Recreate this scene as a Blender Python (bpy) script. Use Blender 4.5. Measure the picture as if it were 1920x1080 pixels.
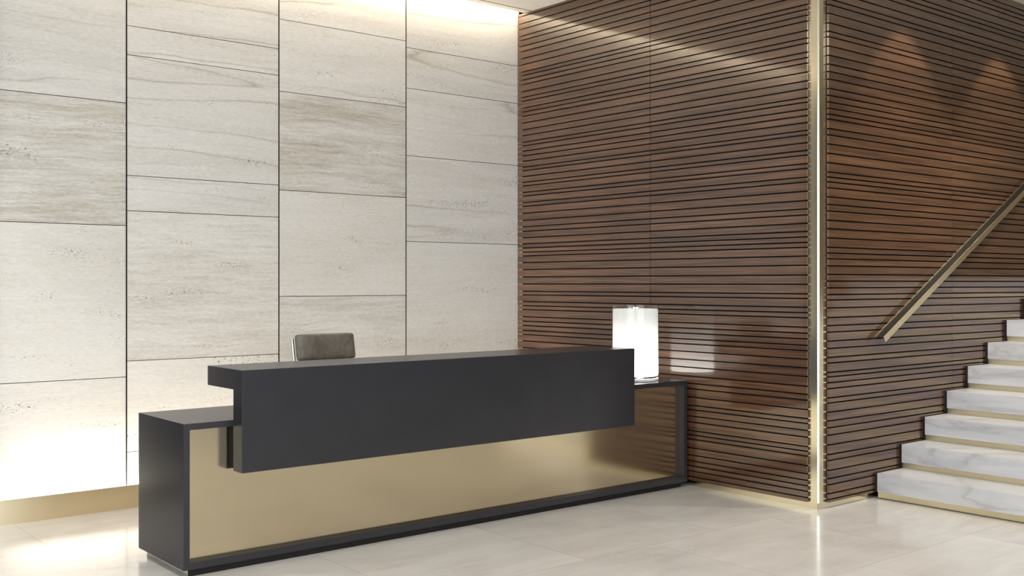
import bpy, bmesh, math, random
from mathutils import Vector, Matrix
S = bpy.context.scene
C = S.collection
for o in list(bpy.data.objects):
    bpy.data.objects.remove(o)

# ------------------------------------------------------------------ camera
YAW = math.radians(50.437)            # angle between world X (stone wall direction) and the view axis
FPX = 1987.1
cam_d = bpy.data.cameras.new('camera')
cam = bpy.data.objects.new('camera', cam_d)
C.objects.link(cam)
cam.location = (0, 0, 1.5)
cam.rotation_euler = (math.pi / 2, 0, YAW - math.pi / 2)
cam_d.sensor_fit = 'HORIZONTAL'
cam_d.sensor_width = 36.0
cam_d.lens = 36.0 * FPX / 1920
cam_d.shift_y = -(540 - 531.0) / 1920
cam_d.clip_start = 0.05
S.camera = cam

# ------------------------------------------------------------------ world, lights, exposure
S.view_settings.view_transform = 'Standard'
S.view_settings.look = 'None'
S.view_settings.gamma = 1.0
S.view_settings.use_curve_mapping = False
S.view_settings.exposure = 0.0
W = bpy.data.worlds.new('world')
S.world = W
W.use_nodes = True
W.node_tree.nodes['Background'].inputs['Color'].default_value = (0.86, 0.92, 1.0, 1)
W.node_tree.nodes['Background'].inputs['Strength'].default_value = 1.0


def area(name, loc, target, sx, sy, power, col=(1, 1, 1), spread=180):
    l = bpy.data.lights.new(name, 'AREA')
    l.shape = 'RECTANGLE'
    l.size, l.size_y = sx, sy
    l.energy = power
    l.color = col
    l.spread = math.radians(spread)
    o = bpy.data.objects.new(name, l)
    C.objects.link(o)
    o.location = loc
    o.rotation_euler = (Vector(target) - Vector(loc)).to_track_quat('-Z', 'Y').to_euler()
    return o


def strip(name, loc, direction, length, width, power, col):
    """A linear light fitting that runs along X and shines towards 'direction' in the YZ plane."""
    l = bpy.data.lights.new(name, 'AREA')
    l.shape = 'RECTANGLE'
    l.size, l.size_y = length, width
    l.energy = power
    l.color = col
    o = bpy.data.objects.new(name, l)
    C.objects.link(o)
    z = -Vector(direction).normalized()
    x = Vector((1, 0, 0))
    y = z.cross(x)
    o.matrix_world = Matrix.Translation(loc) @ Matrix((x, y, z)).transposed().to_4x4()
    return o


def spot(name, loc, target, power, angle, blend, col, radius=0.03):
    l = bpy.data.lights.new(name, 'SPOT')
    l.energy = power
    l.spot_size = math.radians(angle)
    l.spot_blend = blend
    l.color = col
    l.shadow_soft_size = radius
    o = bpy.data.objects.new(name, l)
    C.objects.link(o)
    o.location = loc
    o.rotation_euler = (Vector(target) - Vector(loc)).to_track_quat('-Z', 'Y').to_euler()
    return o


WARM = (1.0, 0.87, 0.66)
DAY = (0.84, 0.92, 1.0)
# daylight through the tall windows behind and to the left of the camera
area('daylight_front', (1.5, -4.9, 2.0), (1.5, 5, 1.4), 7.0, 3.2, 240, DAY)
area('daylight_left', (-3.9, 1.5, 2.0), (5, 2.5, 1.4), 6.0, 3.0, 190, DAY)
# area light at ceiling height over the lobby, spots over the stair
area('lobby_light', (2.6, 2.6, 3.80), (2.6, 2.6, 0), 3.0, 2.0, 120, (1.0, 0.96, 0.90))
for x in (7.0, 8.1):
    spot('stair_light', (x, 3.1, 3.80), (x, 3.1, 0), 130, 100, 0.6, (1.0, 0.95, 0.86))
# linear washers: in the brass trough at the foot of the stone, in the ceiling slot above it
strip('trough_light', (3.9, 7.13, 0.05), (0, 0.25, 1), 4.1, 0.04, 66, (1.0, 0.965, 0.90))
strip('slot_light', (3.8, 7.13, 3.94), (0, 0.25, -1), 4.4, 0.03, 26, WARM)
spot('floor_fill_spot', (1.2, 6.1, 3.84), (1.2, 6.1, 0), 180, 80, 1.0, (1.0, 0.97, 0.93), 0.08)  # unseen spot added to brighten the floor at the left
# downlights close to the slatted stair wall
for x in (7.03, 8.47):
    spot('downlight', (x, 3.74, 3.80), (x, 3.74, 0), 60, 74, 0.22, (1.0, 0.92, 0.78))


# ------------------------------------------------------------------ node helpers
def mat(name):
    m = bpy.data.materials.new(name)
    m.use_nodes = True
    nt = m.node_tree
    b = nt.nodes['Principled BSDF']
    return m, nt, b


def N(nt, kind, **kw):
    n = nt.nodes.new(kind)
    for k, v in kw.items():
        if k in n.inputs.keys():
            n.inputs[k].default_value = v
        else:
            setattr(n, k, v)
    return n


def L(nt, a, b):
    nt.links.new(a, b)


def mth(nt, op, a, b=None, clamp=False):
    n = nt.nodes.new('ShaderNodeMath')
    n.operation = op
    n.use_clamp = clamp
    for i, v in enumerate((a, b)):
        if v is None:
            continue
        if isinstance(v, (int, float)):
            n.inputs[i].default_value = v
        else:
            L(nt, v, n.inputs[i])
    return n.outputs[0]


def ramp(nt, fac, stops, interp='LINEAR'):
    n = nt.nodes.new('ShaderNodeValToRGB')
    n.color_ramp.interpolation = interp
    els = n.color_ramp.elements
    while len(els) > 1:
        els.remove(els[-1])
    for i, (p, c) in enumerate(stops):
        e = els[0] if i == 0 else els.new(p)
        e.position = p
        if isinstance(c, (int, float)):
            c = (c, c, c)
        e.color = (*c, 1)
    L(nt, fac, n.inputs[0])
    return n.outputs[0]


def mix(nt, fac, a, b, mode='MIX'):
    n = nt.nodes.new('ShaderNodeMix')
    n.data_type = 'RGBA'
    n.blend_type = mode
    if isinstance(fac, (int, float)):
        n.inputs[0].default_value = fac
    else:
        L(nt, fac, n.inputs[0])
    for i, v in ((6, a), (7, b)):
        if isinstance(v, tuple):
            n.inputs[i].default_value = (*v, 1)
        else:
            L(nt, v, n.inputs[i])
    return n.outputs[2]


def noise(nt, vec, scale, detail=4, rough=0.55, dist=0.0):
    n = nt.nodes.new('ShaderNodeTexNoise')
    n.inputs['Scale'].default_value = scale
    n.inputs['Detail'].default_value = detail
    n.inputs['Roughness'].default_value = rough
    n.inputs['Distortion'].default_value = dist
    L(nt, vec, n.inputs['Vector'])
    return n.outputs['Fac']


def vmath(nt, op, a, b):
    n = nt.nodes.new('ShaderNodeVectorMath')
    n.operation = op
    for i, v in enumerate((a, b)):
        if isinstance(v, tuple):
            n.inputs[i].default_value = v
        else:
            L(nt, v, n.inputs[i])
    return n.outputs[0]


def srgb(r, g, b):
    def f(c):
        c /= 255.0
        return c / 12.92 if c <= 0.04045 else ((c + 0.055) / 1.055) ** 2.4
    return (f(r), f(g), f(b))


def coords(nt):
    tc = nt.nodes.new('ShaderNodeTexCoord')
    return tc.outputs['Object']


# ------------------------------------------------------------------ materials
def plain(name, col, rough=0.5, metal=0.0, spec=0.5, bump=0.0, bscale=200):
    m, nt, b = mat(name)
    co = coords(nt)
    n = noise(nt, co, 6.0, 3)
    c2 = tuple(min(1, x * 1.06) for x in col)
    c1 = tuple(x * 0.95 for x in col)
    L(nt, ramp(nt, n, [(0.3, c1), (0.7, c2)]), b.inputs['Base Color'])
    b.inputs['Roughness'].default_value = rough
    b.inputs['Metallic'].default_value = metal
    b.inputs['Specular IOR Level'].default_value = spec
    if bump:
        bn = nt.nodes.new('ShaderNodeBump')
        bn.inputs['Strength'].default_value = bump
        bn.inputs['Distance'].default_value = 0.002
        L(nt, noise(nt, co, bscale, 3), bn.inputs['Height'])
        L(nt, bn.outputs[0], b.inputs['Normal'])
    return m


def make_stone():
    """Travertine slabs. 'slab' colour attribute: r,g random offsets; 'style' attribute: r veined, g banded, b cloudy."""
    m, nt, b = mat('travertine')
    co = coords(nt)
    at = N(nt, 'ShaderNodeAttribute', attribute_name='slab')
    st = N(nt, 'ShaderNodeAttribute', attribute_name='style')
    off = vmath(nt, 'MULTIPLY', at.outputs['Color'], (37.0, 0.0, 53.0))
    p = vmath(nt, 'ADD', co, off)
    sty = nt.nodes.new('ShaderNodeSeparateColor')
    L(nt, st.outputs['Color'], sty.inputs[0])
    rnd = nt.nodes.new('ShaderNodeSeparateColor')
    L(nt, at.outputs['Color'], rnd.inputs[0])
    # gentle waviness shared by every band
    wav = noise(nt, vmath(nt, 'MULTIPLY', p, (0.9, 1.0, 1.1)), 1.0, 3, 0.5)
    sx = nt.nodes.new('ShaderNodeSeparateXYZ')
    L(nt, p, sx.inputs[0])
    z2 = mth(nt, 'ADD', sx.outputs[2], mth(nt, 'MULTIPLY', wav, 0.16))
    cb = nt.nodes.new('ShaderNodeCombineXYZ')
    L(nt, sx.outputs[0], cb.inputs[0])
    L(nt, sx.outputs[1], cb.inputs[1])
    L(nt, z2, cb.inputs[2])
    q = cb.outputs[0]
    fine = noise(nt, vmath(nt, 'MULTIPLY', q, (2.4, 1.0, 46.0)), 1.0, 8, 0.74)
    mid = noise(nt, vmath(nt, 'MULTIPLY', q, (0.8, 1.0, 9.0)), 1.0, 5, 0.6)
    broad = noise(nt, vmath(nt, 'MULTIPLY', q, (0.6, 1.0, 1.6)), 1.0, 3, 0.5)
    grit = noise(nt, vmath(nt, 'MULTIPLY', p, (26.0, 1.0, 95.0)), 1.0, 5, 0.7)
    # style A: creamy, sparse thin veins
    vz = noise(nt, vmath(nt, 'MULTIPLY', q, (0.13, 1.0, 1.9)), 1.0, 4, 0.36)
    vein = mth(nt, 'DIVIDE', mth(nt, 'PINGPONG', mth(nt, 'MULTIPLY', vz, 9.0), 0.5), 4.0)
    veinm = ramp(nt, vein, [(0.0, 0.8), (0.004, 0.45), (0.012, 0.12), (0.03, 0.0)])
    vz2 = noise(nt, vmath(nt, 'MULTIPLY', q, (0.42, 1.3, 17.0)), 1.0, 2, 0.5)
    vein2 = ramp(nt, mth(nt, 'ABSOLUTE', mth(nt, 'SUBTRACT', vz2, 0.5)), [(0.0, 0.40), (0.010, 0.12), (0.03, 0.0)])
    A0 = ramp(nt, mid, [(0.25, srgb(202, 197, 190)), (0.5, srgb(212, 208, 202)), (0.75, srgb(219, 216, 212))])
    veinf = mth(nt, 'MULTIPLY', veinm, ramp(nt, broad, [(0.36, 0.08), (0.62, 0.85)]))
    A1 = mix(nt, veinf, A0, srgb(142, 131, 112))
    A = mix(nt, mth(nt, 'MULTIPLY', vein2, 0.45), A1, srgb(168, 157, 138))
    # style B: dense taupe bands
    Bf = mth(nt, 'ADD', mth(nt, 'MULTIPLY', fine, 0.62), mth(nt, 'MULTIPLY', mid, 0.38))
    B = ramp(nt, Bf, [(0.32, srgb(160, 152, 138)), (0.42, srgb(184, 177, 165)), (0.50, srgb(200, 194, 185)), (0.58, srgb(212, 208, 201)), (0.68, srgb(223, 220, 214))])
    # style C: cloudy, faint streaks
    Cf = mth(nt, 'ADD', mth(nt, 'MULTIPLY', broad, 0.7), mth(nt, 'MULTIPLY', fine, 0.3))
    Cc = ramp(nt, Cf, [(0.3, srgb(207, 201, 191)), (0.5, srgb(221, 216, 208)), (0.7, srgb(229, 226, 220))])
    c = mix(nt, sty.outputs[1], A, B)
    c = mix(nt, sty.outputs[2], c, Cc)
    # pits in rows
    row = noise(nt, vmath(nt, 'MULTIPLY', q, (1.6, 1.0, 9.0)), 1.0, 2, 0.5)
    pit = noise(nt, vmath(nt, 'MULTIPLY', p, (55.0, 1.0, 120.0)), 1.0, 2, 0.5)
    pm = mth(nt, 'MULTIPLY', ramp(nt, row, [(0.60, 0.0), (0.68, 1.0)]), ramp(nt, pit, [(0.58, 0.0), (0.66, 1.0)]))
    c = mix(nt, mth(nt, 'MULTIPLY', pm, 0.75), c, srgb(104, 94, 77))
    c = mix(nt, 0.26, c, ramp(nt, grit, [(0.3, 0.25), (0.7, 0.95)]), 'OVERLAY')
    # slab to slab tone
    tone = mth(nt, 'ADD', mth(nt, 'MULTIPLY', rnd.outputs[2], 0.10), 0.95)
    tc = nt.nodes.new('ShaderNodeCombineColor')
    for i in range(3):
        L(nt, tone, tc.inputs[i])
    c = mix(nt, 1.0, c, tc.outputs[0], 'MULTIPLY')
    L(nt, c, b.inputs['Base Color'])
    b.inputs['Roughness'].default_value = 0.42
    b.inputs['Specular IOR Level'].default_value = 0.35
    return m


def make_wood():
    m, nt, b = mat('walnut')
    co = coords(nt)
    at = N(nt, 'ShaderNodeAttribute', attribute_name='slat')
    rnd = nt.nodes.new('ShaderNodeSeparateColor')
    L(nt, at.outputs['Color'], rnd.inputs[0])
    s = nt.nodes.new('ShaderNodeSeparateXYZ')
    L(nt, co, s.inputs[0])
    run = mth(nt, 'ADD', s.outputs[0], s.outputs[1])
    cb = nt.nodes.new('ShaderNodeCombineXYZ')
    L(nt, mth(nt, 'ADD', run, mth(nt, 'MULTIPLY', rnd.outputs[0], 40.0)), cb.inputs[0])
    L(nt, mth(nt, 'MULTIPLY', rnd.outputs[1], 30.0), cb.inputs[1])
    L(nt, s.outputs[2], cb.inputs[2])
    q = cb.outputs[0]
    grain = noise(nt, vmath(nt, 'MULTIPLY', q, (2.0, 1.0, 150.0)), 1.0, 6, 0.65, 0.3)
    figure = noise(nt, vmath(nt, 'MULTIPLY', q, (0.9, 1.0, 22.0)), 1.0, 4, 0.6, 0.6)
    f = mth(nt, 'ADD', mth(nt, 'MULTIPLY', grain, 0.55), mth(nt, 'MULTIPLY', figure, 0.45))
    c = ramp(nt, f, [(0.30, srgb(48, 31, 20)), (0.45, srgb(78, 53, 36)), (0.56, srgb(100, 71, 50)), (0.72, srgb(124, 91, 66))])
    tone = ramp(nt, rnd.outputs[2], [(0.0, (0.86, 0.85, 0.85)), (1.0, (1.07, 1.05, 1.03))])
    c = mix(nt, 1.0, c, tone, 'MULTIPLY')
    L(nt, c, b.inputs['Base Color'])
    b.inputs['Roughness'].default_value = 0.35
    b.inputs['Specular IOR Level'].default_value = 0.25
    b.inputs['Coat Weight'].default_value = 1.0
    b.inputs['Coat Roughness'].default_value = 0.085
    b.inputs['Coat IOR'].default_value = 1.7
    return m


TILE_X, TILE_Y, TILE_X0, TILE_Y0 = 1.08, 1.03, 2.89, 4.17


def make_floor():
    m, nt, b = mat('floor_tile')
    co = coords(nt)
    s = nt.nodes.new('ShaderNodeSeparateXYZ')
    L(nt, co, s.inputs[0])
    v = mth(nt, 'DIVIDE', mth(nt, 'SUBTRACT', s.outputs[1], TILE_Y0), TILE_Y)
    row = mth(nt, 'FLOOR', v)
    par = mth(nt, 'FLOORED_MODULO', row, 2.0)
    u = mth(nt, 'ADD', mth(nt, 'DIVIDE', mth(nt, 'SUBTRACT', s.outputs[0], TILE_X0), TILE_X), mth(nt, 'MULTIPLY', par, 0.5))
    colm = mth(nt, 'FLOOR', u)
    fu, fv = mth(nt, 'FRACT', u), mth(nt, 'FRACT', v)
    du = mth(nt, 'MULTIPLY', mth(nt, 'MINIMUM', fu, mth(nt, 'SUBTRACT', 1.0, fu)), TILE_X)
    dv = mth(nt, 'MULTIPLY', mth(nt, 'MINIMUM', fv, mth(nt, 'SUBTRACT', 1.0, fv)), TILE_Y)
    d = mth(nt, 'MINIMUM', du, dv)
    joint = mth(nt, 'LESS_THAN', d, 0.0016)
    cb = nt.nodes.new('ShaderNodeCombineXYZ')
    L(nt, colm, cb.inputs[0])
    L(nt, row, cb.inputs[1])
    wn = nt.nodes.new('ShaderNodeTexWhiteNoise')
    wn.noise_dimensions = '3D'
    L(nt, cb.outputs[0], wn.inputs['Vector'])
    p = vmath(nt, 'ADD', co, vmath(nt, 'MULTIPLY', wn.outputs['Color'], (19.0, 23.0, 7.0)))
    cloud = noise(nt, vmath(nt, 'MULTIPLY', p, (1.2, 2.6, 1.0)), 1.0, 5, 0.6, 0.5)
    streak = noise(nt, vmath(nt, 'MULTIPLY', p, (2.0, 11.0, 1.0)), 1.0, 5, 0.6, 0.8)
    f = mth(nt, 'ADD', mth(nt, 'MULTIPLY', cloud, 0.7), mth(nt, 'MULTIPLY', streak, 0.3))
    c = ramp(nt, f, [(0.3, srgb(190, 185, 180)), (0.5, srgb(203, 199, 194)), (0.7, srgb(213, 210, 206))])
    lv = noise(nt, vmath(nt, 'MULTIPLY', p, (0.8, 1.7, 1.0)), 1.0, 4, 0.7, 1.2)
    lvm = ramp(nt, mth(nt, 'ABSOLUTE', mth(nt, 'SUBTRACT', lv, 0.5)), [(0.0, 0.35), (0.006, 0.0)])
    c = mix(nt, lvm, c, srgb(222, 216, 205))
    tone = mth(nt, 'ADD', mth(nt, 'MULTIPLY', wn.outputs['Value'], 0.06), 0.97)
    tc = nt.nodes.new('ShaderNodeCombineColor')
    for i in range(3):
        L(nt, tone, tc.inputs[i])
    c = mix(nt, 1.0, c, tc.outputs[0], 'MULTIPLY')
    c = mix(nt, mth(nt, 'MULTIPLY', joint, 0.55), c, srgb(118, 108, 96))
    L(nt, c, b.inputs['Base Color'])
    rr = ramp(nt, cloud, [(0.3, 0.14), (0.7, 0.19)])
    L(nt, rr, b.inputs['Roughness'])
    b.inputs['Specular IOR Level'].default_value = 0.5
    return m


def make_brass(name, col, rough, vertical=True):
    m, nt, b = mat(name)
    co = coords(nt)
    n = noise(nt, vmath(nt, 'MULTIPLY', co, (3.0, 3.0, 260.0) if not vertical else (220.0, 220.0, 2.0)), 1.0, 3, 0.5)
    L(nt, ramp(nt, n, [(0.3, tuple(x * 0.99 for x in col)), (0.7, tuple(min(1, x * 1.01) for x in col))]), b.inputs['Base Color'])
    b.inputs['Metallic'].default_value = 1.0
    b.inputs['Roughness'].default_value = rough
    return m


def make_marble():
    m, nt, b = mat('white_marble')
    co = coords(nt)
    oi = N(nt, 'ShaderNodeObjectInfo')
    off = nt.nodes.new('ShaderNodeCombineXYZ')
    L(nt, mth(nt, 'MULTIPLY', oi.outputs['Random'], 17.0), off.inputs[0])
    L(nt, mth(nt, 'MULTIPLY', oi.outputs['Random'], 29.0), off.inputs[1])
    p = vmath(nt, 'ADD', co, off.outputs[0])
    n1 = noise(nt, vmath(nt, 'MULTIPLY', p, (1.0, 0.9, 3.6)), 1.0, 4, 0.55, 0.7)
    v1 = ramp(nt, mth(nt, 'ABSOLUTE', mth(nt, 'SUBTRACT', n1, 0.5)), [(0.0, 0.95), (0.007, 0.6), (0.03, 0.22), (0.09, 0.0)])
    n2 = noise(nt, vmath(nt, 'MULTIPLY', p, (1.0, 1.6, 12.0)), 1.0, 4, 0.6, 0.4)
    base = ramp(nt, n2, [(0.3, srgb(185, 186, 190)), (0.6, srgb(204, 204, 205))])
    c = mix(nt, mth(nt, 'MULTIPLY', v1, 0.55), base, srgb(150, 145, 144))
    L(nt, c, b.inputs['Base Color'])
    b.inputs['Roughness'].default_value = 0.28
    return m


def make_leather():
    m, nt, b = mat('grey_leather')
    co = coords(nt)
    n = noise(nt, vmath(nt, 'MULTIPLY', co, (14, 14, 9)), 1.0, 5, 0.65, 1.2)
    L(nt, ramp(nt, n, [(0.3, srgb(82, 76, 68)), (0.7, srgb(116, 108, 97))]), b.inputs['Base Color'])
    b.inputs['Roughness'].default_value = 0.38
    bn = nt.nodes.new('ShaderNodeBump')
    bn.inputs['Strength'].default_value = 0.35
    bn.inputs['Distance'].default_value = 0.006
    L(nt, n, bn.inputs['Height'])
    L(nt, bn.outputs[0], b.inputs['Normal'])
    return m


def make_emit(name, col):
    """Opal glass lit from a bulb low inside it: it gives off more light near the bulb."""
    m, nt, b = mat(name)
    b.inputs['Base Color'].default_value = (0.3, 0.3, 0.3, 1)
    b.inputs['Roughness'].default_value = 0.4
    b.inputs['Specular IOR Level'].default_value = 0.1
    b.inputs['Emission Color'].default_value = (*col, 1)
    sx = nt.nodes.new('ShaderNodeSeparateXYZ')
    L(nt, coords(nt), sx.inputs[0])
    t = mth(nt, 'DIVIDE', sx.outputs[2], 0.53, True)
    e = mth(nt, 'ADD', mth(nt, 'MULTIPLY', mth(nt, 'POWER', mth(nt, 'SUBTRACT', 1.0, t), 2.4), 8.0), 0.62)
    L(nt, e, b.inputs['Emission Strength'])
    return m


def make_glass():
    m, nt, b = mat('clear_glass')
    b.inputs['Base Color'].default_value = (0.97, 0.99, 0.97, 1)
    b.inputs['Roughness'].default_value = 0.02
    b.inputs['Transmission Weight'].default_value = 1.0
    b.inputs['IOR'].default_value = 1.28
    b.inputs['Specular IOR Level'].default_value = 0.2
    return m


STONE, WOOD, FLOOR = make_stone(), make_wood(), make_floor()
BLACK = plain('black_backing', (0.006, 0.005, 0.005), 0.7, 0, 0.2)
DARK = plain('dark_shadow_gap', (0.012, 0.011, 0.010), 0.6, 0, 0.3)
CHAR = plain('charcoal_lacquer', srgb(41, 41, 45), 0.27, 0, 0.5)
GOLD = make_brass('brushed_gold', (0.70, 0.61, 0.44), 0.14)
BRASS = make_brass('satin_brass', (0.74, 0.67, 0.50), 0.16)
BRASS_BASE = make_brass('trough_brass', (0.76, 0.66, 0.46), 0.28)
POLISH = make_brass('polished_edge', (0.90, 0.88, 0.82), 0.16)
BRONZE = make_brass('rail_brass', (0.72, 0.63, 0.43), 0.36)
MARBLE, LEATHER = make_marble(), make_leather()
PLASTER = plain('cream_plaster', srgb(228, 223, 212), 0.85)
WALLP = plain('lobby_plaster', srgb(205, 201, 194), 0.8)
CHROME = plain('chrome', (0.78, 0.78, 0.78), 0.12, 1.0)
ALU = plain('polished_aluminium', (0.62, 0.62, 0.62), 0.22, 1.0)
NYLON = plain('black_nylon', (0.02, 0.02, 0.02), 0.5)
GLOW = make_emit('opal_glass', (1.0, 0.965, 0.91))
GLASS = make_glass()


# ------------------------------------------------------------------ mesh helpers
def box(bm, x0, x1, y0, y1, z0, z1, mi=0):
    vs = [bm.verts.new((x, y, z)) for z in (z0, z1) for y in (y0, y1) for x in (x0, x1)]
    fs = []
    for q in ((0, 2, 3, 1), (4, 5, 7, 6), (0, 1, 5, 4), (2, 6, 7, 3), (0, 4, 6, 2), (1, 3, 7, 5)):
        f = bm.faces.new([vs[i] for i in q])
        f.material_index = mi
        fs.append(f)
    return fs


def prism(bm, pts, a, b, axis='x', mi=0):
    """Extrude a polygon (list of 2D points) between a and b along an axis."""
    def P(t, u, v):
        return {'x': (t, u, v), 'y': (u, t, v), 'z': (u, v, t)}[axis]
    A = [bm.verts.new(P(a, *p)) for p in pts]
    B = [bm.verts.new(P(b, *p)) for p in pts]
    n = len(pts)
    fs = [bm.faces.new(A), bm.faces.new(B[::-1])]
    for i in range(n):
        fs.append(bm.faces.new((A[i], B[i], B[(i + 1) % n], A[(i + 1) % n])))
    for f in fs:
        f.material_index = mi
    return fs


def lathe(bm, prof, seg=48, cx=0, cy=0, cap=True):
    rings = []
    for r, z in prof:
        rings.append([bm.verts.new((cx + r * math.cos(2 * math.pi * k / seg), cy + r * math.sin(2 * math.pi * k / seg), z)) for k in range(seg)])
    for a, b in zip(rings, rings[1:]):
        for k in range(seg):
            bm.faces.new((a[k], a[(k + 1) % seg], b[(k + 1) % seg], b[k]))
    if cap:
        bm.faces.new(rings[0][::-1])
        bm.faces.new(rings[-1])


def tube(bm, pts, r, seg=12):
    pts = [Vector(p) for p in pts]
    rings = []
    for i, p in enumerate(pts):
        t = (pts[min(i + 1, len(pts) - 1)] - pts[max(i - 1, 0)]).normalized()
        u = t.cross(Vector((0, 0, 1)) if abs(t.z) < 0.95 else Vector((1, 0, 0))).normalized()
        w = t.cross(u)
        rings.append([bm.verts.new(p + (u * math.cos(2 * math.pi * k / seg) + w * math.sin(2 * math.pi * k / seg)) * r) for k in range(seg)])
    for a, b in zip(rings, rings[1:]):
        for k in range(seg):
            bm.faces.new((a[k], a[(k + 1) % seg], b[(k + 1) % seg], b[k]))
    bm.faces.new(rings[0][::-1])
    bm.faces.new(rings[-1])


def obj(name, bm, mats, parent=None, smooth=False, bevel=0.0, seg=2):
    bmesh.ops.recalc_face_normals(bm, faces=bm.faces[:])
    if smooth:
        for e_ in bm.edges:
            if len(e_.link_faces) == 2 and e_.calc_face_angle(0) > math.radians(38):
                e_.smooth = False
    me = bpy.data.meshes.new(name)
    bm.to_mesh(me)
    bm.free()
    for m in (mats if isinstance(mats, (list, tuple)) else [mats]):
        me.materials.append(m)
    if smooth:
        for p in me.polygons:
            p.use_smooth = True
    o = bpy.data.objects.new(name, me)
    C.objects.link(o)
    if parent:
        o.parent = parent
    if bevel:
        md = o.modifiers.new('bevel', 'BEVEL')
        md.width = bevel
        md.segments = seg
        md.limit_method = 'ANGLE'
        md.angle_limit = math.radians(40)
    return o


def boxes(name, bl, m, parent=None, bevel=0.0):
    bm = bmesh.new()
    for b in bl:
        box(bm, *b)
    return obj(name, bm, m, parent, bevel=bevel)


def struct(o):
    o['kind'] = 'structure'
    return o


def thing(name, label, cat, loc=(0, 0, 0), rz=0.0, group=None):
    o = bpy.data.objects.new(name, None)
    o.empty_display_size = 0.1
    C.objects.link(o)
    o.location = loc
    o.rotation_euler = (0, 0, rz)
    o['label'] = label
    o['category'] = cat
    if group:
        o['group'] = group
    return o


random.seed(7)
CEIL = 3.87
XB, XS = 6.030, 6.008          # brass sheet and slat face of the slatted wall beside the desk
YB, YS = 4.115, 4.093          # the same for the stair wall
YSTONE = 7.20

# ------------------------------------------------------------------ setting
struct(boxes('floor', [(-4.2, 12.2, -5.2, 7.6, -0.1, 0.0)], FLOOR))
bm = bmesh.new()
box(bm, -4.2, 6.2, -5.2, 7.10, CEIL, CEIL + 0.02)            # lobby ceiling, its edge stops short of the stone
box(bm, -4.2, 6.2, 7.09, 7.10, CEIL + 0.02, CEIL + 0.13)
box(bm, -4.2, 6.2, 7.05, 7.6, CEIL + 0.13, CEIL + 0.16)      # roof of the lighting slot
box(bm, -4.2, 6.2, 7.0, 7.012, CEIL - 0.0008, CEIL + 0.01, 1)   # fine joint
box(bm, 6.2, 12.2, -5.2, 4.3, CEIL - 0.045, CEIL)            # ceiling above the stair
struct(obj('ceiling', bm, [PLASTER, DARK]))

# stone wall
wall_back = struct(boxes('wall_back', [(-4.2, 6.25, YSTONE + 0.022, YSTONE + 0.3, 0, CEIL + 0.13), (-4.2, 1.70, YSTONE - 0.05, YSTONE + 0.022, 0, CEIL + 0.13)] + [(x - 0.0054, x + 0.0054, YSTONE + 0.003, YSTONE + 0.022, 0, CEIL + 0.13) for x in (2.5605, 3.6945, 4.8305)], BLACK))  # unseen black stretch left of the stone, added to darken desk reflections
cols = [(1.700, 2.5605), (2.5605, 3.6945), (3.6945, 4.8305), (4.8305, 6.032)]
jz = {5: [0.865, 1.89, 2.721], 6: [0.354, 0.972, 1.992, 2.232, 3.051, 3.248], 7: [0.40, 1.401, 2.196, 2.934, 3.472], 8: [0.82, 1.841, 2.54, 3.09, 3.42]}
sty = {5: 'CCBA', 6: 'ACDAAAA', 7: 'CDCBAA', 8: 'CCAAAA'}
AMT = {'A': (0, 0, 0), 'B': (0, 1, 0), 'C': (0, 0.35, 0.8), 'D': (0, 0.75, 0.25)}
bm = bmesh.new()
la = bm.loops.layers.float_color.new('slab')
ls = bm.loops.layers.float_color.new('style')
top = CEIL + 0.13
for i, (x0, x1) in enumerate(cols):
    zs = [0.0] + jz[i + 5] + [top]
    ss = sty[i + 5]
    for k, (a, b_) in enumerate(zip(zs, zs[1:])):
        r = (random.random(), random.random(), random.random(), 1)
        s_ = AMT[ss[k]]
        for f in box(bm, x0 + 0.0055, x1 - 0.0055, YSTONE, YSTONE + 0.022, a + 0.0023, b_ - 0.0023):
            for lp in f.loops:
                lp[la] = r
                lp[ls] = (*s_, 1)
obj('stone_cladding', bm, STONE, wall_back)

# brass trough along its foot
bm = bmesh.new()
box(bm, 1.70, 6.0, 7.06, 7.068, 0, 0.155)
box(bm, 1.70, 6.0, 7.068, YSTONE, 0, 0.02)
struct(obj('baseboard_back', bm, BRASS_BASE))

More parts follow.
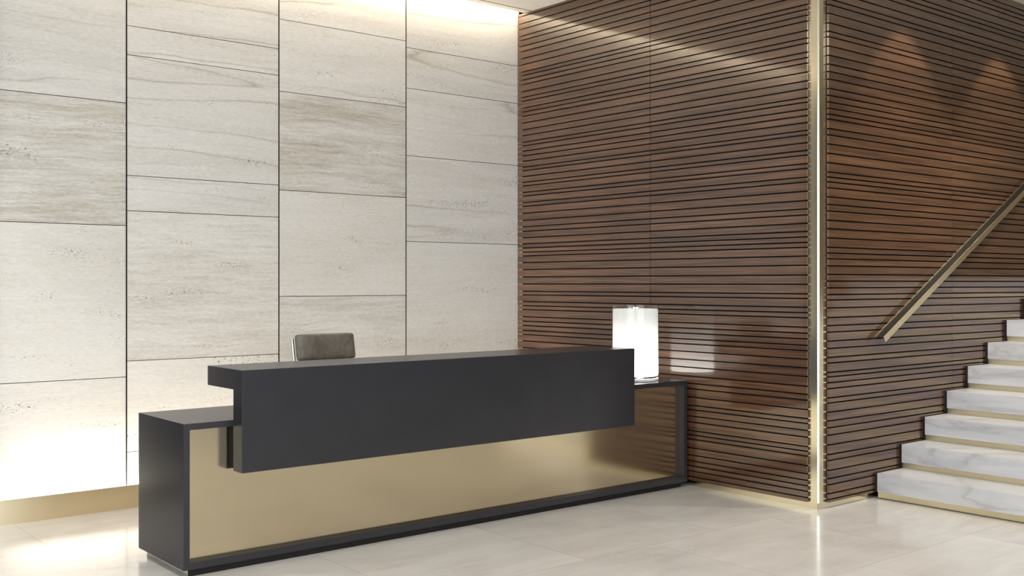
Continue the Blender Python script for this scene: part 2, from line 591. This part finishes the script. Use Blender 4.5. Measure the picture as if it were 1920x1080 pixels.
# slatted walls ------------------------------------------------------------
GL = [0.072, 0.114, 0.151, 0.187, 0.231, 0.284, 0.348, 0.38, 0.412, 0.474, 0.519, 0.566, 0.598, 0.658, 0.72, 0.76, 0.813, 0.878, 0.935, 0.994, 1.05, 1.086, 1.129, 1.167, 1.206, 1.269, 1.303, 1.339, 1.398, 1.429, 1.493, 1.555, 1.62, 1.681, 1.739, 1.772, 1.809, 1.845, 1.899, 1.955, 1.995, 2.051, 2.113, 2.174, 2.207, 2.265, 2.297, 2.354, 2.385, 2.436, 2.488, 2.518, 2.571, 2.617, 2.659, 2.706, 2.738, 2.796, 2.848, 2.907, 2.966, 3.003, 3.039, 3.098, 3.133, 3.183, 3.246, 3.285, 3.324, 3.357, 3.42, 3.475, 3.537, 3.583, 3.636, 3.675, 3.735, 3.783, 3.847]
GR = [0.06, 0.099, 0.158, 0.199, 0.253, 0.319, 0.359, 0.423, 0.488, 0.537, 0.583, 0.641, 0.702, 0.736, 0.797, 0.837, 0.876, 0.906, 0.968, 1.005, 1.065, 1.114, 1.174, 1.217, 1.271, 1.335, 1.388, 1.424, 1.469, 1.514, 1.559, 1.616, 1.663, 1.701, 1.739, 1.801, 1.862, 1.919, 1.981, 2.024, 2.074, 2.135, 2.174, 2.207, 2.24, 2.302, 2.365, 2.427, 2.487, 2.53, 2.593, 2.626, 2.666, 2.707, 2.751, 2.797, 2.859, 2.91, 2.959, 3.018, 3.079, 3.141, 3.177, 3.233, 3.297, 3.355, 3.392, 3.447, 3.51, 3.548, 3.585, 3.646, 3.692, 3.727, 3.769]
GAP = 0.0095


def slat_panel(name, parent, along, a, b, gaps, z0, z1, back_a, back_b):
    bm = bmesh.new()
    lay = bm.loops.layers.float_color.new('slat')
    edges = [z0] + gaps + [z1]
    for i, (p, q) in enumerate(zip(edges, edges[1:])):
        lo = p if i == 0 else p + GAP / 2
        hi = q if i == len(edges) - 2 else q - GAP / 2
        r = (random.random(), random.random(), random.random(), 1)
        fs = box(bm, XS, XB - 0.004, a, b, lo, hi) if along == 'y' else box(bm, a, b, YS, YB - 0.004, lo, hi)
        for f in fs:
            for lp in f.loops:
                lp[lay] = r
    if along == 'y':
        box(bm, XB - 0.004, XB, back_a, back_b, z0 + 0.004, z1, 1)
    else:
        box(bm, back_a, back_b, YB - 0.004, YB, z0 + 0.004, z1, 1)
    return obj(name, bm, [WOOD, BLACK], parent)


CH = 0.009                      # corner chamfer
bm = bmesh.new()
prism(bm, [(XB, YB + CH), (XB, 7.3), (XB + 0.2, 7.3), (XB + 0.2, YB + CH + 0.01)], 0, CEIL, 'z')
wall_right = struct(obj('wall_right', bm, BRASS))
slat_panel('slat_panel', wall_right, 'y', 4.189, 5.6025, GL, 0.043, CEIL, 4.196, 5.6025)
slat_panel('slat_panel', wall_right, 'y', 5.6075, 7.192, GL, 0.043, CEIL, 5.6075, 7.15)
bm = bmesh.new()
prism(bm, [(XB + CH, YB), (12.2, YB), (12.2, YB + 0.2), (XB + 0.21, YB + 0.2), (XB + 0.001, YB + CH + 0.001)], 0, CEIL, 'z')
wall_stairs = struct(obj('wall_stairs', bm, BRASS))
slat_panel('slat_panel', wall_stairs, 'x', 6.118, 7.7325, GR, 0.040, CEIL - 0.045, 6.126, 7.7325)
slat_panel('slat_panel', wall_stairs, 'x', 7.7355, 9.60, GR, 0.040, CEIL - 0.045, 7.7355, 9.60)
# polished strip on the chamfered corner, stopping just above the floor
bm = bmesh.new()
e = 0.0015
prism(bm, [(XB - e, YB + CH - e), (XB + CH - e, YB - e), (XB + CH, YB + 0.0005), (XB + 0.0005, YB + CH)], 0.043, CEIL, 'z')
struct(obj('trim_1', bm, POLISH))

# the lobby behind and beside the camera
def wall_with_opening(name, axis, pos, a, b, o0, o1, oz0, oz1):
    bl = []
    for (u0, u1, z0, z1) in ((a, o0, 0, CEIL), (o1, b, 0, CEIL), (o0, o1, 0, oz0), (o0, o1, oz1, CEIL)):
        bl.append((pos - 0.2, pos, u0, u1, z0, z1) if axis == 'x' else (u0, u1, pos - 0.2, pos, z0, z1))
    return struct(boxes(name, bl, WALLP))


wall_with_opening('wall_left', 'x', -4.0, -5.0, 7.2, -1.6, 4.6, 0.3, 3.6)
wall_with_opening('wall_front', 'y', -5.0, -4.2, 12.2, -2.2, 5.2, 0.2, 3.7)
boxes_l = [(-4.12, -4.06, y - 0.03, y + 0.03, 0.3, 3.6) for y in (-1.57, 0.45, 2.5, 4.57)] + [(-4.12, -4.06, -1.6, 4.6, z - 0.03, z + 0.03) for z in (0.33, 3.57)]
struct(boxes('window_1', boxes_l, ALU))
boxes_f = [(x - 0.03, x + 0.03, -5.12, -5.06, 0.2, 3.7) for x in (-2.17, 0.3, 2.75, 5.17)] + [(-2.2, 5.2, -5.12, -5.06, z - 0.03, z + 0.03) for z in (0.23, 3.67)]
struct(boxes('window_2', boxes_f, ALU))
struct(boxes('wall_far', [(12.0, 12.2, -5.0, 4.1, 0, CEIL)], plain('tan_plaster', srgb(160, 141, 116), 0.8)))

# ------------------------------------------------------------------ reception desk
DX0, DX1, DY0, DY1, ZB, ZT = 2.137, 5.970, 5.200, 5.822, 0.040, 0.785
T = 0.033
desk = thing('reception_desk', 'long charcoal reception desk with a brushed gold front and a raised counter', 'desk', ((DX0 + DX1) / 2, (DY0 + DY1) / 2, 0))


def dpart(name, bl, m, bevel=0.0015):
    o = boxes(name, [(x0 - desk.location.x, x1 - desk.location.x, y0 - desk.location.y, y1 - desk.location.y, z0, z1) for x0, x1, y0, y1, z0, z1 in bl], m, desk, bevel)
    return o


for nm, pr in (('counter_top', [(DX0, ZT), (DX1, ZT), (DX1 - T, ZT - T), (DX0 + T, ZT - T)]),   # mitred edges
               ('end_panel', [(DX0, ZB), (DX0, ZT), (DX0 + T, ZT - T), (DX0 + T, ZB)]),
               ('end_panel', [(DX1, ZB), (DX1, ZT), (DX1 - T, ZT - T), (DX1 - T, ZB)])):
    bm = bmesh.new()
    prism(bm, [(x - desk.location.x, z) for x, z in pr], DY0 - desk.location.y, DY1 - desk.location.y, 'y')
    obj(nm, bm, CHAR, desk)
dpart('bottom_panel', [(DX0 + T, DX1 - T, DY0, DY1, ZB, ZB + 0.036)], CHAR, 0)
gp = dpart('front_panel', [(DX0 + T, DX1 - T, 5.244, 5.262, ZB + 0.036, ZT - T)], GOLD, 0)
gp['label'] = 'brushed gold front panel'
dpart('plinth_end', [(DX0 + 0.030, DX0 + 0.033, DY0 + 0.028, DY1 - 0.045, 0.0, ZB)], POLISH, 0)['label'] = 'polished metal plinth end'
pl = dpart('plinth', [(DX0 + 0.033, DX1 - 0.04, DY0 + 0.028, DY1 - 0.045, 0.0, ZB)], DARK, 0)
pl['label'] = 'recessed black plinth'
dpart('spacer', [(2.415, 5.30, 5.2035, 5.244, 0.53, ZT - T - 0.001)], BLACK, 0)
bm = bmesh.new()
ux, uy = desk.location.x, desk.location.y
prism(bm, [(5.100 - uy, 0.518), (5.100 - uy, 1.050), (5.526 - uy, 1.050), (5.526 - uy, 0.944), (5.2032 - uy, 0.944), (5.2032 - uy, 0.518)], 2.407 - ux, 5.312 - ux, 'x')
obj('transaction_counter', bm, CHAR, desk, bevel=0.0015)

# ------------------------------------------------------------------ table lamp
lx, ly = 5.690, 5.456
lamp = thing('table_lamp', 'white glowing cylinder lamp at the right end of the desk', 'lamp', (lx, ly, ZT))
bm = bmesh.new()
lathe(bm, [(0.163, 0.0), (0.171, 0.002), (0.171, 0.018), (0.165, 0.020)], 64)
obj('base', bm, plain('white_enamel', (0.85, 0.84, 0.82), 0.3), lamp, True)
bm = bmesh.new()
lathe(bm, [(0.158, 0.020), (0.158, 0.036)], 64)
obj('collar', bm, CHROME, lamp, True)
bm = bmesh.new()
lathe(bm, [(0.150, 0.036), (0.165, 0.040), (0.167, 0.046), (0.167, 0.520), (0.160, 0.526), (0.02, 0.527)], 64)
sh = obj('lamp_shade', bm, GLOW, lamp, True)
bm = bmesh.new()
lathe(bm, [(0.1685, 0.036), (0.172, 0.036), (0.172, 0.552), (0.1685, 0.552), (0.1685, 0.036)], 64, cap=False)
bmesh.ops.remove_doubles(bm, verts=bm.verts[:], dist=1e-6)
gl = obj('glass_sleeve', bm, GLASS, lamp, True)
gl['label'] = 'clear glass sleeve rising above the white shade'
bm = bmesh.new()
lathe(bm, [(0.03, 0.527), (0.05, 0.530), (0.05, 0.540), (0.01, 0.543)], 32)
obj('cap', bm, CHROME, lamp, True)

# ------------------------------------------------------------------ office chair
chair = thing('office_chair', 'grey leather office chair behind the reception desk', 'chair', (3.643, 6.22, 0), 0.0)


def pad(bm, w, h, t, M, nx=28, nz=18, p=14):
    """A cushion: rounded rectangle w x h, bulging to thickness t, transformed by M."""
    for side in (-1, 1):
        g = []
        for j in range(nz + 1):
            rowv = []
            for i in range(nx + 1):
                a, b_ = -1 + 2 * i / nx, -1 + 2 * j / nz
                a = math.copysign(1 - (1 - abs(a)) ** 1.6, a)
                b_ = math.copysign(1 - (1 - abs(b_)) ** 1.6, b_)
                n = max(1e-9, (abs(a) ** p + abs(b_) ** p)) ** (1 / p)
                mx = max(abs(a), abs(b_), 1e-9)
                s_ = mx / n if n > 0 else 1
                x, z = a * s_, b_ * s_
                e2 = min(1.0, (1 - mx))
                bulge = t * 0.5 * (0.55 * (1 - (1 - min(1, e2 / 0.18)) ** 2) ** 0.5 + 0.45 * (1 - (1 - e2) ** 3))
                rowv.append(bm.verts.new(M @ Vector((x * w / 2, side * bulge, z * h / 2))))
            g.append(rowv)
        for j in range(nz):
            for i in range(nx):
                bm.faces.new((g[j][i], g[j][i + 1], g[j + 1][i + 1], g[j + 1][i]))
    bmesh.ops.remove_doubles(bm, verts=bm.verts[:], dist=1e-5)


lean = math.radians(11)
pivot = Vector((0, 0.12, 0.50))


def back_m(h, d):
    """Point on the leaning back plane: h up from the pivot, d towards the sitter."""
    return Matrix.Translation(pivot) @ Matrix.Rotation(-lean, 4, 'X') @ Matrix.Translation((0, -d, h))


for h, hh in ((0.568, 0.184), (0.385, 0.185), (0.195, 0.185)):
    bm = bmesh.new()
    pad(bm, 0.455, hh, 0.074, back_m(h, 0.034))
    obj('back_cushion', bm, LEATHER, chair, True)
for k in range(2):
    bm = bmesh.new()
    pad(bm, 0.43, 0.235, 0.07, Matrix.Translation((0, -0.05 - 0.235 * k, 0.475)) @ Matrix.Rotation(math.pi / 2, 4, 'X'))
    obj('seat_cushion', bm, LEATHER, chair, True)
for s_ in (-1, 1):
    bm = bmesh.new()
    prof = [(-0.31, 0.430), (-0.10, 0.425), (0.05, 0.427), (0.115, 0.46)]
    pts = [(s_ * 0.228, y, z) for y, z in prof] + [tuple(back_m(h, -0.008) @ Vector((s_ * 0.226, 0, 0))) for h in (0.06, 0.2, 0.4, 0.55, 0.635)]
    tube(bm, pts, 0.0115, 10)
    obj('side_rail', bm, ALU, chair, True)
    bm = bmesh.new()
    arm = [(s_ * 0.225, -0.24, 0.43), (s_ * 0.27, -0.25, 0.52), (s_ * 0.28, -0.24, 0.62), (s_ * 0.28, -0.20, 0.655), (s_ * 0.28, 0.02, 0.66), (s_ * 0.27, 0.12, 0.64), (s_ * 0.235, 0.165, 0.60)]
    tube(bm, arm, 0.012, 10)
    obj('armrest', bm, ALU, chair, True)
bm = bmesh.new()
lathe(bm, [(0.04, 0.10), (0.04, 0.22), (0.024, 0.23), (0.024, 0.40), (0.09, 0.41), (0.09, 0.425)], 24, 0, -0.1)
obj('column', bm, ALU, chair, True)
for k in range(5):
    a = 2 * math.pi * k / 5 + 0.3
    bm = bmesh.new()
    dx, dy = math.cos(a), math.sin(a)
    tube(bm, [(0.03 * dx, -0.1 + 0.03 * dy, 0.14), (0.18 * dx, -0.1 + 0.18 * dy, 0.115), (0.30 * dx, -0.1 + 0.30 * dy, 0.085)], 0.017, 10)
    leg = obj('base_arm', bm, ALU, chair, True)
    bm = bmesh.new()
    lathe(bm, [(0.012, -0.02), (0.028, -0.017), (0.028, 0.017), (0.012, 0.02)], 20)
    M = Matrix.Translation((0.30 * dx, -0.1 + 0.30 * dy, 0.028)) @ Matrix.Rotation(a, 4, 'Z') @ Matrix.Rotation(math.pi / 2, 4, 'X')
    bmesh.ops.transform(bm, matrix=M, verts=bm.verts[:])
    tube(bm, [(0.30 * dx, -0.1 + 0.30 * dy, 0.03), (0.30 * dx, -0.1 + 0.30 * dy, 0.085)], 0.008, 8)
    obj('caster', bm, NYLON, leg, True)

# ------------------------------------------------------------------ staircase
SX, SZ, GO, RI = 6.6653, 0.1763, 0.3176, 0.1708
SY0, SY1 = 2.25, 4.073
NS = 9
stair = thing('staircase', 'white marble staircase rising beside the slatted wood wall', 'stairs', (SX, (SY0 + SY1) / 2, 0))
ox, oy = SX, (SY0 + SY1) / 2
for k in range(NS):
    x, z = k * GO, SZ + k * RI
    t = boxes('tread', [(x, x + GO + 0.06, SY0 - oy, SY1 - oy, z - 0.131, z)], MARBLE, stair, 0.002)
    r = boxes('riser', [(x + 0.012, x + GO + 0.05, SY0 - oy, SY1 - oy, max(0, z - RI + 0.0005), z - 0.131)], BRONZE, stair)
    r['label'] = 'recessed brass strip under the marble tread'
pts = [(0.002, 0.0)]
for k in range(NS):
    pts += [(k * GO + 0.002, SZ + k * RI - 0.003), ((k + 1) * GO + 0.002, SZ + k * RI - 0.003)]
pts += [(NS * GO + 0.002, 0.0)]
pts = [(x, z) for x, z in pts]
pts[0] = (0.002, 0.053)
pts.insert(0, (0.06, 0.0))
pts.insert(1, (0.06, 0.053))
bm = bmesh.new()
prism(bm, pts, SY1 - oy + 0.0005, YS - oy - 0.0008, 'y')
sg = obj('gap_shade_strip', bm, DARK, stair)  # black strip stands in for the shade in the side gap
sg['label'] = 'black strip standing in for the shade between treads and wall'

# ------------------------------------------------------------------ handrail
SL = 0.540
u = Vector((1, 0, SL)).normalized()
nrm = Vector((-SL, 0, 1)).normalized()
rail = thing('handrail', 'brass handrail sloping up the slatted wall above the stairs', 'handrail', (6.674, YS, 1.124))
LEN = 3.3


def rbar(name, y0, y1, n0, n1, m, l0=0.0):
    bm = bmesh.new()
    vs = []
    for t in (l0, LEN):
        for (y, n) in ((y0, n0), (y1, n0), (y1, n1), (y0, n1)):
            vs.append(bm.verts.new(u * t + nrm * n + Vector((0, y, 0))))
    for q in ((0, 1, 2, 3), (7, 6, 5, 4), (0, 4, 5, 1), (1, 5, 6, 2), (2, 6, 7, 3), (3, 7, 4, 0)):
        bm.faces.new([vs[i] for i in q])
    return obj(name, bm, m, rail, bevel=0.0006)


rbar('front_plate', -0.0675, -0.0635, -0.040, 0.003, BRONZE)
rbar('top_plate', -0.0635, -0.0005, -0.004, 0.0, plain('rail_top_shade', (0.014, 0.011, 0.008), 0.5, 0.0, 0.25))  # top plate coloured dark in place of the dark ceiling it reflects
rbar('wall_flange', -0.004, -0.0005, 0.0, 0.006, BRONZE)
